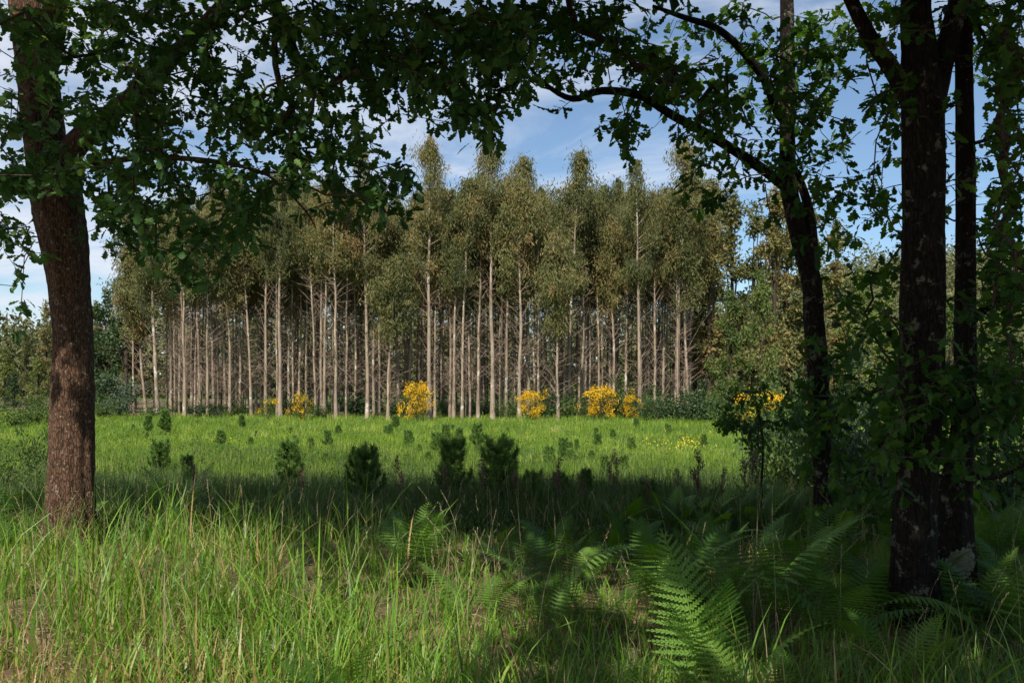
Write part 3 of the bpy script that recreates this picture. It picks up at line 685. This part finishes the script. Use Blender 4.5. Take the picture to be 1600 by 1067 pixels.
# --- sapling at the meadow corner
sp=[L_([(1190,830,.014),(1190,760,.013),(1192,700,.012),(1188,660,.011),(1180,620,.008)],9.0)]
pts=[]
while len(pts)<105:
    ca,cb_,cr_=[(1150,640,17),(1180,615,15),(1222,628,17),(1205,662,20),(1165,672,15),(1245,655,14),(1190,690,10),(1135,662,9)][rng.integers(8)]
    a,b=ca+rng.normal()*cr_*.8,cb_+rng.normal()*cr_*.6
    if 1: pts.append(P(a,b,9+rng.normal()*.3))
t=oak('oak_sapling','small dark oak sapling on a bare crooked stem at the meadow corner',sp,np.array(pts),np.zeros((0,3)),M['oakleaf2'],M['oakbark2'],.09,k=6)

# ================================================================== YOUNG PINES
def pine(H=1.0, whorls=4, seed=0, open_=1.0):
    g=Geo(); gs=Geo(); sh=[]
    st=np.array([[0,0,-.05],[rng.normal()*.02,rng.normal()*.02,H*.5],[0,0,H]]); q=catmull(np.hstack([st,[[.022],[.015],[.005]]]),.08); tube(gs,q[:,:3],q[:,3],6)
    sh.append((np.array([0,0,H*.55]),np.array([0,0,H*1.02])))
    for w in range(whorls):
        z=H*(.22+.60*w/max(1,whorls-1)); L=H*(.40-.20*w/whorls)*open_
        for k in range(5):
            a=k*2*pi/5+w+rng.normal()*.25; l=L*rng.uniform(.75,1.15); A=np.array([0,0,z]); B=A+np.array([cos(a)*l*.62,sin(a)*l*.62,l*.32]); C=B+np.array([cos(a)*l*.22,sin(a)*l*.22,l*.62])
            segs(gs,[A,B],[B,C],[.010,.007],[.007,.003],.3,4); sh+= [(A+(B-A)*.35,B),(B,C)]
            D=B+np.array([cos(a+.9)*l*.25,sin(a+.9)*l*.25,l*.35]); sh.append((B,D)); E=(A+B)/2+np.array([cos(a-1)*l*.2,sin(a-1)*l*.2,l*.35]); sh.append(((A+B)/2,E))
    for A,B in sh:
        n=int(np.linalg.norm(B-A)/H*500)+35; t=rng.random(n)[:,None]; ax=nrm(B-A)
        d=rdir(n); d=nrm(d+ax*.95); s=H*.105*rng.uniform(.7,1.2,n)
        scatter(g,TRI,A+(B-A)*t,frames(d),np.stack([np.full(n,.0115*H),s,s],1),np.clip(.25+.55*t[:,0]+rng.normal(size=n)*.15,0,1))
    return [('stem',gs.mesh('stem',M['twig'])),('needles',g.mesh('needles',M['pine']))]
PN=[pine(1,4,open_=.82),pine(1,4,open_=.98),pine(1,5,open_=.68)]
pines=[ # px, base py(ground), top py, label
 (570,800,702,1,'bushiest dark young pine left of centre'),(707,790,688,0,'tall conical young pine at the centre'),(780,798,690,1,'broad young pine with upright candles right of the centre one'),
 (833,798,738,1,'low young pine right of the broad one'),(875,795,738,0,'low young pine between two others of the row'),(915,785,732,2,'narrow young pine near the right end of the dark row'),
 (945,752,710,2,'small yellowish young pine behind the narrow one'),(880,722,684,0,'lone dark young pine in the bright meadow right of centre'),(858,732,697,1,'pale young pine left of the lone dark one'),
 (746,704,662,0,'upright young pine in the bright meadow above the broad one'),(718,705,668,2,'small narrow young pine of the upper middle pair, right one'),(697,700,662,2,'small narrow young pine of the upper middle pair, left one'),
 (682,712,676,1,'tiny young pine left of the upper middle pair'),(638,700,672,1,'tiny pale young pine below the ragged broom'),(512,702,672,0,'tiny young pine in the meadow below the left half of the plantation'),
 (250,745,690,1,'rounded dark young pine right of the left oak trunk'),(293,770,710,2,'dark young pine right of the rounded one'),(450,768,690,0,'dark young pine in the tall grass left of centre'),
 (231,680,648,2,'tiny bright young pine left of the stout pinkish eucalyptus foot'),(258,680,640,2,'tiny bright young pine right of the stout pinkish eucalyptus foot'),
 (378,672,648,2,'tiny young pine far off below the left half of the plantation'),(618,672,650,1,'tiny young pine just left of the ragged broom'),(975,742,712,1,'tiny pale young pine right of the yellowish one'),
 (1012,806,752,1,'dark flat topped young pine at the right of the shaded row'),(1100,700,678,0,'tiny young pine at the far right of the meadow'),(345,700,672,0,'tiny young pine in the left of the meadow')]
for q_ in range(34):
    a_=rng.uniform(160,1150); b_=668+rng.random()*60; pines.append((a_,b_,b_-rng.uniform(11,20)*(b_-600)/80,int(rng.integers(3)),'tiny pale young pine half sunk in the sunlit meadow grass'))
for k,(px,by,ty,v,lab) in enumerate(pines):
    Y=15.
    for _ in range(30): Y = (CAMZ-float(gz((px-800)/F*Y,Y)))*F/(by-HY)
    Y=min(Y,44); x,y,z=G(px,Y); H=(by-ty)/F*Y
    o=thing('young_pine',lab,'pine',(x,y,z),rng.random()*6,H,'young pines planted in the meadow')
    for nm,me in PN[v]: link(nm,me,o)

# ================================================================== FERNS
def frond(np_=18, npn=12, arch=.35, lod=False):
    V=[];Fc=[];n=0
    def zc(y): return arch*(y*1.1-y*y*1.0)
    rach=np.linspace(0,1,9)
    for i_ in range(8):
        a,b=rach[i_],rach[i_+1]; V+=[[-.004,a,zc(a)],[.004,a,zc(a)],[.004,b,zc(b)],[-.004,b,zc(b)]]; Fc.append([n,n+1,n+2,n+3]); n+=4
    for i_ in range(np_):
        u_=i_/(np_-1); y=.24+.75*u_**.9; L=.31*(1-u_)**.8*(.75+.25*min(1,u_/.15))+.012; ang=radians(78-28*u_)
        for sd in (-1,1):
            d=np.array([sd*math.sin(ang),math.cos(ang),-.10-.15*(1-u_)]); d/=np.linalg.norm(d); b=np.array([0,y,zc(y)])
            e=np.array([-sd*d[1],sd*d[0],0])*1.0; e/=np.linalg.norm(e)
            if lod:
                w=L*.13+.008; V+=[list(b-e*w),list(b+e*w),list(b+d*L)]; V.append(list(b+d*L*.5-e*w*1.1)); Fc.append([n,n+1,n+2,n+3]); n+=4
            else:
                m=max(3,int(npn*(1-u_*.6)))
                for j in range(m):
                    t=(j+.5)/m; pl=min(L*.17,.024)*(1-t)**.6+.003; w=L/m*.50
                    for s2 in (-1,1):
                        p=b+d*L*t; dd=d*.75+e*s2; dd/=np.linalg.norm(dd); q=p+dd*pl; V+=[list(p-d*w),list(p+dd*pl*.5-d*w*.9+[0,0,.002]),list(q),list(p+d*w+dd*pl*.25)]; Fc.append([n,n+1,n+2,n+3]); n+=4
                V+=[list(b-e*.002),list(b+e*.002),list(b+d*L),list(b+d*L*.99)]; Fc.append([n,n+1,n+2,n+3]); n+=4
    return np.array(V,float),np.array(Fc)
FR=[frond(arch=a) for a in (.25,.5,.75)]; FRL=[frond(13,0,a,True) for a in (.3,.6)]
def fern_mesh(nf, size, tpl, g=None, at=(0,0,0), elev=(.5,1.1), azr=None):
    g=g or Geo()
    az=rng.random()*6.3+np.arange(nf)*2*pi/nf+rng.normal(size=nf)*.3 if azr is None else rng.uniform(*azr,nf); el=rng.uniform(*elev,nf)
    d=np.stack([np.cos(az)*np.cos(el),np.sin(az)*np.cos(el),np.sin(el)],1); up=np.tile([0,0,1.],(nf,1))+rng.normal(size=(nf,3))*.12
    for k in range(nf):
        scatter(g,tpl[rng.integers(len(tpl))],np.array([at])+rng.normal(size=(1,3))*[.03,.03,0],frames(d[k:k+1],up[k:k+1]),np.full((1,3),size*rng.uniform(.75,1.15)),rng.random(1))
    return g
ferns=[(1105,3.95,.78,6,(.95,1.35),'brightest upright fern at the bottom right of centre'),(1172,3.6,.6,5,(.6,1.1),'bright fern at the bottom edge right of the brightest one'),
 (515,3.75,.42,5,(.6,1.1),'pale green fern at the bottom left of centre'),(1175,5.4,.95,6,(.35,.9),'large arching fern left of the big dark oak'),
 (1040,5.9,.85,6,(.3,.8),'wide dark fern at the middle of the shaded strip'),(880,6.4,.8,6,(.3,.8),'dark fern in the shade right below the young pines'),
 (1310,5.0,.7,6,(.4,.9),'dark fern between the forked trunk and the big oak'),(1540,5.0,.8,6,(.2,.7),'flat spreading fern right of the oak feet'),
 (1260,4.0,.42,5,(.4,.9),'small bright fern below the big arching one'),(645,6.8,.75,6,(.5,1.),'fern at the border of the sunlit grass'),
 (1390,4.3,.55,5,(.4,.9),'small dark fern in front of the big oak foot'),(270,9.3,.8,6,(.4,.9),'fern just right of the left oak foot'),
 (200,9.0,.7,5,(.4,.9),'small fern touching the left oak foot'),(40,9.2,.85,6,(.3,.9),'fern left of the left oak foot'),(745,5.5,.7,5,(.4,.9),'fern in the shade at the middle of the foreground')]
for (px,Y,s,nf,el,lab) in ferns:
    o=thing('fern',lab,'fern',G(px,Y),0,1,'ferns in the foreground'); link('fronds',fern_mesh(nf,s,FR,elev=el).mesh('fronds',M['fern']),o)
g=Geo()
for k in range(230):
    py=rng.uniform(775,985); px=rng.uniform(-100,1750)
    if px<520 and py>850: continue
    if px>520 and px<760 and py>860: continue
    if px<950 and py<850 and rng.random()<.85: continue
    if px<700 and rng.random()<.4: continue
    Y=1.7*F/(py+25-HY); x=(px-800)/F*Y; z=float(gz(x,Y))
    fern_mesh(rng.integers(4,7), rng.uniform(.34,.62), FR if Y<7.5 else FRL, g, (x,Y,z), (.2,1.0))
tag(link('bracken_thicket',g.mesh('bracken_thicket',M['fern'])),'dark green bracken undergrowth filling the shade under the oaks','bracken',kind='stuff')

# ================================================================== GRASS
def patch(px,py,Y):
    x=(px-800)/F*Y; return np.stack([x,Y,gz(x,Y)],1)
def yfrom(py, drop=1.62): return drop*F/(py-HY)
def fld(x,y,s,o=0): return .5+.25*(np.sin(x*s+o)*np.cos(y*s*1.3+o*2)+np.sin(x*s*2.3+y*s*1.7+o)*.7+np.sin(y*s*3.1-x*s*1.9)*.3)
# near verge
n=74000; py=rng.uniform(835,1330,n); px=rng.uniform(-400,2250,n); Y=yfrom(py); pos=patch(px,py,Y)
c=fld(pos[:,0],pos[:,1],2.3,1.); keep=rng.random(n)<np.clip(c*1.5-.1,.12,1); pos=pos[keep]; c=c[keep]; n=len(pos)
# gather in tufts
tuft=patch(rng.uniform(-400,2250,3100),0,yfrom(rng.uniform(840,1330,3100)))
ti=rng.integers(0,len(tuft),n//2); tp=tuft[ti]+np.concatenate([rng.normal(size=(n//2,2))*.055,np.zeros((n//2,1))],1); pos[:n//2]=tp; pos[:,2]=gz(pos[:,0],pos[:,1])
h=rng.uniform(.12,.36,n)*(.6+.7*c); h[:n//2]*=1.35; big=rng.random(n)<.11; h[big]*=rng.uniform(1.3,1.9,big.sum())
edge=np.clip((pos[:,1]-3.2)/3,0,1); h*=.8+.55*edge
pxx=800+pos[:,0]/pos[:,1]*F; dry=np.clip((480-pxx)/330,0,1)*np.clip((5.3-pos[:,1])/1.3,0,1)*(.5+.5*(fld(pos[:,0],pos[:,1],3.1,4)>.45))
h*=1-.6*dry; rs_=np.clip((pxx-560-60*np.sin(pos[:,1]*3))/200,0,1)*np.clip((pos[:,1]-3.6)/.8,0,1); h*=1-.58*rs_
var=np.clip(rng.normal(.45,.2,n)+.42*(rng.random(n)<(.13+.65*dry)),0,1)
g=Geo(); blades(g,pos,h,rng.uniform(.0045,.0125,n)*(1+.5*big),rng.uniform(.05,.75,n)+.25*rng.random(n)**2,k=4,var=var)
tag(link('verge_grass',g.mesh('verge_grass',M['grassnear'])),'tall bright grass with dry straw along the near verge','grass',kind='stuff')
# fallen straw / thatch on the near ground
n=16000; pos=patch(rng.uniform(-250,1800,n),0,yfrom(rng.uniform(850,1330,n))); pos[:,2]+=.01+rng.random(n)*.05
az=rng.random(n)*2*pi; d=np.stack([np.cos(az),np.sin(az),rng.normal(size=n)*.25],1); g=Geo()
scatter(g,TRI,pos,frames(d,np.tile([0,0,1.],(n,1))+rng.normal(size=(n,3))*.5),np.stack([np.full(n,.006),rng.uniform(.05,.22,n),np.ones(n)],1))
tag(link('dry_thatch',g.mesh('dry_thatch',M['straw'])),'flattened dry straw lying between the grass tufts of the near verge','straw',kind='stuff')
# rank grass in the shaded strip
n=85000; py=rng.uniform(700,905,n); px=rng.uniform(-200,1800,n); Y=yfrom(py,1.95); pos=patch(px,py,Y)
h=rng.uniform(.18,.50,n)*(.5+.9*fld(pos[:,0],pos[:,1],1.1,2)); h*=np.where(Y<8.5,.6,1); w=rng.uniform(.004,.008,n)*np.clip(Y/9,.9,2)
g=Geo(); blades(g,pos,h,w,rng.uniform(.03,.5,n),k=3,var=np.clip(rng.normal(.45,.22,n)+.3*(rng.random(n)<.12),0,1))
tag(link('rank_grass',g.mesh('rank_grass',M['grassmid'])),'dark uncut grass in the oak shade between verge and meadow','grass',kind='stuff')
# meadow
n=230000; py=644+rng.random(n)**1.15*110; px=rng.uniform(-260,1900,n); Y=np.clip(yfrom(py,2.12),12,58); pos=patch(px,py,Y)
ok=~((pos[:,1]>53.5)&(px>200)&(px<1130)); pos=pos[ok]; Y=Y[ok]; n=len(pos)
f=fld(pos[:,0],pos[:,1],.35,3)
h=rng.uniform(.12,.34,n)*(.5+.9*f); w=.009*np.clip(Y/20,1,3.2)*rng.uniform(.6,1.3,n)
g=Geo(); blades(g,pos,h,w,rng.uniform(.05,.6,n),k=2,var=np.clip(rng.normal(.42,.16,n)+.25*(fld(pos[:,0],pos[:,1],.9,5)-.5)*2,0,1))
tag(link('meadow_grass',g.mesh('meadow_grass',M['grassmeadow'])),'bright sunlit grass filling the clearing in front of the plantation','grass',kind='stuff')
# rough tussocks breaking up the meadow
nt_=1500; tp=patch(rng.uniform(-200,1900,nt_),0,np.clip(yfrom(650+rng.random(nt_)**1.4*110,2.12),12,56)); k_=26; idx=np.repeat(np.arange(nt_),k_); n=nt_*k_
pos=tp[idx]+np.concatenate([rng.normal(size=(n,2))*.16,np.zeros((n,1))],1); hs=rng.uniform(.22,.55,nt_)[idx]*rng.uniform(.6,1.1,n); tv=rng.random(nt_)[idx]
g=Geo(); blades(g,pos,hs,.011*np.clip(pos[:,1]/20,1,3.2)*rng.uniform(.6,1.3,n),rng.uniform(.1,.8,n),k=2,var=np.clip(.15+.75*tv+rng.normal(size=n)*.1,0,1))
tag(link('meadow_tussocks',g.mesh('meadow_tussocks',M['grassmeadow'])),'rougher taller tussocks scattered through the sunlit meadow','grass',kind='stuff')
# tall seeding stems
n=520; py=np.concatenate([rng.uniform(760,930,360),rng.uniform(860,1150,160)]); px=rng.uniform(-50,1650,n); Y=yfrom(py,1.75); pos=patch(px,py,Y)
h=rng.uniform(.45,.85,n); lean=rng.uniform(.05,.45,n); az=rng.random(n)*2*pi
g=Geo(); blades(g,pos,h,np.full(n,.0045),lean,az=az,k=4,var=rng.uniform(.2,.9,n))
tipp=pos+np.stack([np.cos(az)*lean*h,np.sin(az)*lean*h,h*(1-.45*lean)],1)
k=12; idx=np.repeat(np.arange(n),k); tt=np.tile(np.linspace(.80,1,k),n)
pp=pos[idx]+np.stack([np.cos(az[idx])*lean[idx]*h[idx]*tt**2,np.sin(az[idx])*lean[idx]*h[idx]*tt**2,h[idx]*(tt-.45*lean[idx]*tt**2.2)],1)
scatter(g,DIA,pp,frames(nrm(np.stack([np.cos(az[idx])*lean[idx]*1.6,np.sin(az[idx])*lean[idx]*1.6,1-.9*lean[idx]],1)+rng.normal(size=(n*k,3))*.22)),np.stack([np.full(n*k,.005),np.full(n*k,.022),np.full(n*k,.022)],1),rng.random(n*k))
tag(link('seeding_grass_stems',g.mesh('seeding_grass_stems',M['straw'])),'thin pale seeding grass stems standing above the undergrowth','grass',kind='stuff')
# low leafy weeds in the mid strip and meadow, for broken texture
g=Geo(); n=5200; py=655+rng.random(n)**1.5*245; px=rng.uniform(-100,1700,n); Y=np.clip(yfrom(py,2.0),4,46); c=patch(px,py,Y); c[:,2]+=.10
cloud(g,c,np.clip(Y*.015,.12,.42),14,DIA,.075,flat=.6)
tag(link('low_weeds',g.mesh('low_weeds',M['shrub'])),'low broad leaved weeds scattered through the grass','weeds',kind='stuff')
# yellow flowers in the meadow near its right corner
g=Geo(); n=70; px=np.concatenate([rng.normal(1065,26,50),rng.uniform(150,1100,20)]); Y=yfrom(np.concatenate([rng.normal(697,5,50),rng.uniform(660,720,20)]),2.12); c=patch(px,0,Y); c[:,2]+=.22
cloud(g,c,np.full(n,.12),5,DIA,.06)
tag(link('meadow_flowers',g.mesh('meadow_flowers',M['wildflower'])),'small yellow flowers scattered near the right corner of the meadow','flowers',kind='stuff')

# dock stalks
def dock():
    g=Geo(); gf=g; H=1.0
    q=catmull(np.array([[0,0,-.05,.008],[.02,.01,.5,.006],[.04,.0,1,.003]]),.1); tube(g,q[:,:3],q[:,3],5)
    for k in range(7):
        z=.45+.07*k; a=rng.random()*6.3; A=np.array([.03,0,z]); B=A+np.array([cos(a)*.07,sin(a)*.07,.12]); segs(g,[A],[B],.003,.002,.3,3)
        c=A+(B-A)*np.linspace(.3,1,5)[:,None]; cloud(gf,c,np.full(5,.04),9,DIA,.034)
    cloud(gf,np.stack([np.full(9,.038),np.zeros(9),np.linspace(.7,1.0,9)],1),np.full(9,.035),7,DIA,.028)
    return g.mesh('dry_dock_stalk',M['stalk'])
DK=[dock() for _ in range(3)]
dk=[(140+0,0)]
for k,(px,by,H) in enumerate([(630,838,.75),(577,805,.6),(695,830,.6),(760,832,.7),(868,838,.7),(880,842,.55),(950,822,.75),(962,826,.65),(1085,832,.85),(1092,836,.6),(1125,838,.6),(1165,826,.7),(1175,842,.9),(1060,844,.6),(808,836,.55),(300,800,.6),(318,804,.5),(480,812,.6),(1010,842,.5),(912,844,.55)]):
    Y=yfrom(by,1.85); o=tag(link('dry_dock_stalk',DK[k%3],None,G(px,Y)),'dry brown dock stalk with seed head in the shaded grass strip','weed','dry brown dock stalks'); o.scale=(H,H,H)
    o.rotation_euler=(rng.normal()*.08,rng.normal()*.08,rng.random()*6)

# ================================================================== SKY, SUN, CAMERA
w=bpy.data.worlds.new('World'); scn.world=w; w.use_nodes=True; nt=w.node_tree; nt.nodes.clear(); L=nt.links.new
N=lambda t,**k:_n(nt,t,**k)
elev=math.asin(1/np.linalg.norm(SUN)); azs=math.atan2(-SUN[0],-SUN[1])
sky=N('ShaderNodeTexSky'); sky.sky_type='NISHITA'; sky.sun_disc=False; sky.sun_elevation=elev; sky.sun_rotation=azs
sky.air_density=1.0; sky.dust_density=.3; sky.ozone_density=2.5
tcn=N('ShaderNodeTexCoord'); sp_=N('ShaderNodeSeparateXYZ'); L(tcn.outputs['Generated'],sp_.inputs[0])
mz=N('ShaderNodeMath',operation='ADD'); L(sp_.outputs['Z'],mz.inputs[0]); mz.inputs[1].default_value=.16
dv=N('ShaderNodeVectorMath',operation='DIVIDE'); cb=N('ShaderNodeCombineXYZ'); 
for q in range(3): L(mz.outputs[0],cb.inputs[q])
L(tcn.outputs['Generated'],dv.inputs[0]); L(cb.outputs[0],dv.inputs[1])
mp=N('ShaderNodeMapping'); mp.inputs['Scale'].default_value=(1.0,1.5,0); mp.inputs['Location'].default_value=(3.1,1.4,0); mp.inputs['Rotation'].default_value=(0,0,.35); L(dv.outputs[0],mp.inputs['Vector'])
n1=N('ShaderNodeTexNoise',ins={'Scale':1.5,'Detail':10.0,'Roughness':.60,'Distortion':.8}); L(mp.outputs[0],n1.inputs['Vector'])
xm=N('ShaderNodeMath',operation='MULTIPLY_ADD'); L(sp_.outputs['X'],xm.inputs[0]); xm.inputs[1].default_value=-.22; L(n1.outputs['Fac'],xm.inputs[2])
cr=ramp(nt,[(.42,(.05,.05,.05)),(.56,(.40,.40,.40)),(.72,(.9,.9,.9))]); L(xm.outputs[0],cr.inputs['Fac'])
mc=N('ShaderNodeMix',data_type='RGBA'); L(cr.outputs[0],mc.inputs[0]); tn=N('ShaderNodeMix',data_type='RGBA',blend_type='MULTIPLY'); tn.inputs[0].default_value=1; tn.inputs[7].default_value=(1.06,1.18,1.22,1); L(sky.outputs[0],tn.inputs[6]); L(tn.outputs[2],mc.inputs[6]); mc.inputs[7].default_value=(7.6,8.0,8.8,1)
bg=N('ShaderNodeBackground'); bg.inputs['Strength'].default_value=.072; L(mc.outputs[2],bg.inputs['Color'])
ow=N('ShaderNodeOutputWorld'); L(bg.outputs[0],ow.inputs[0])
sl=bpy.data.lights.new('sun','SUN'); sl.energy=4.9; sl.angle=radians(.5); sl.color=(1,.94,.84)
so=bpy.data.objects.new('sun',sl); col.objects.link(so)
from mathutils import Vector
so.rotation_euler=Vector(SUN.tolist()).to_track_quat('-Z','Y').to_euler(); so.location=(-6,-12,25)
cam=bpy.data.cameras.new('camera'); co=bpy.data.objects.new('camera',cam); col.objects.link(co); scn.camera=co
co.location=(0,0,CAMZ); co.rotation_euler=(radians(90),0,0); cam.sensor_width=36; cam.lens=F/1600*36; cam.shift_y=(HY-533.5)/1600
cam.clip_start=.05; cam.clip_end=5000
scn.view_settings.view_transform='Standard'; scn.view_settings.look='None'; scn.view_settings.exposure=.6; scn.view_settings.gamma=1
scn.cycles.max_bounces=6; scn.cycles.diffuse_bounces=3; scn.cycles.transmission_bounces=3; scn.cycles.glossy_bounces=2
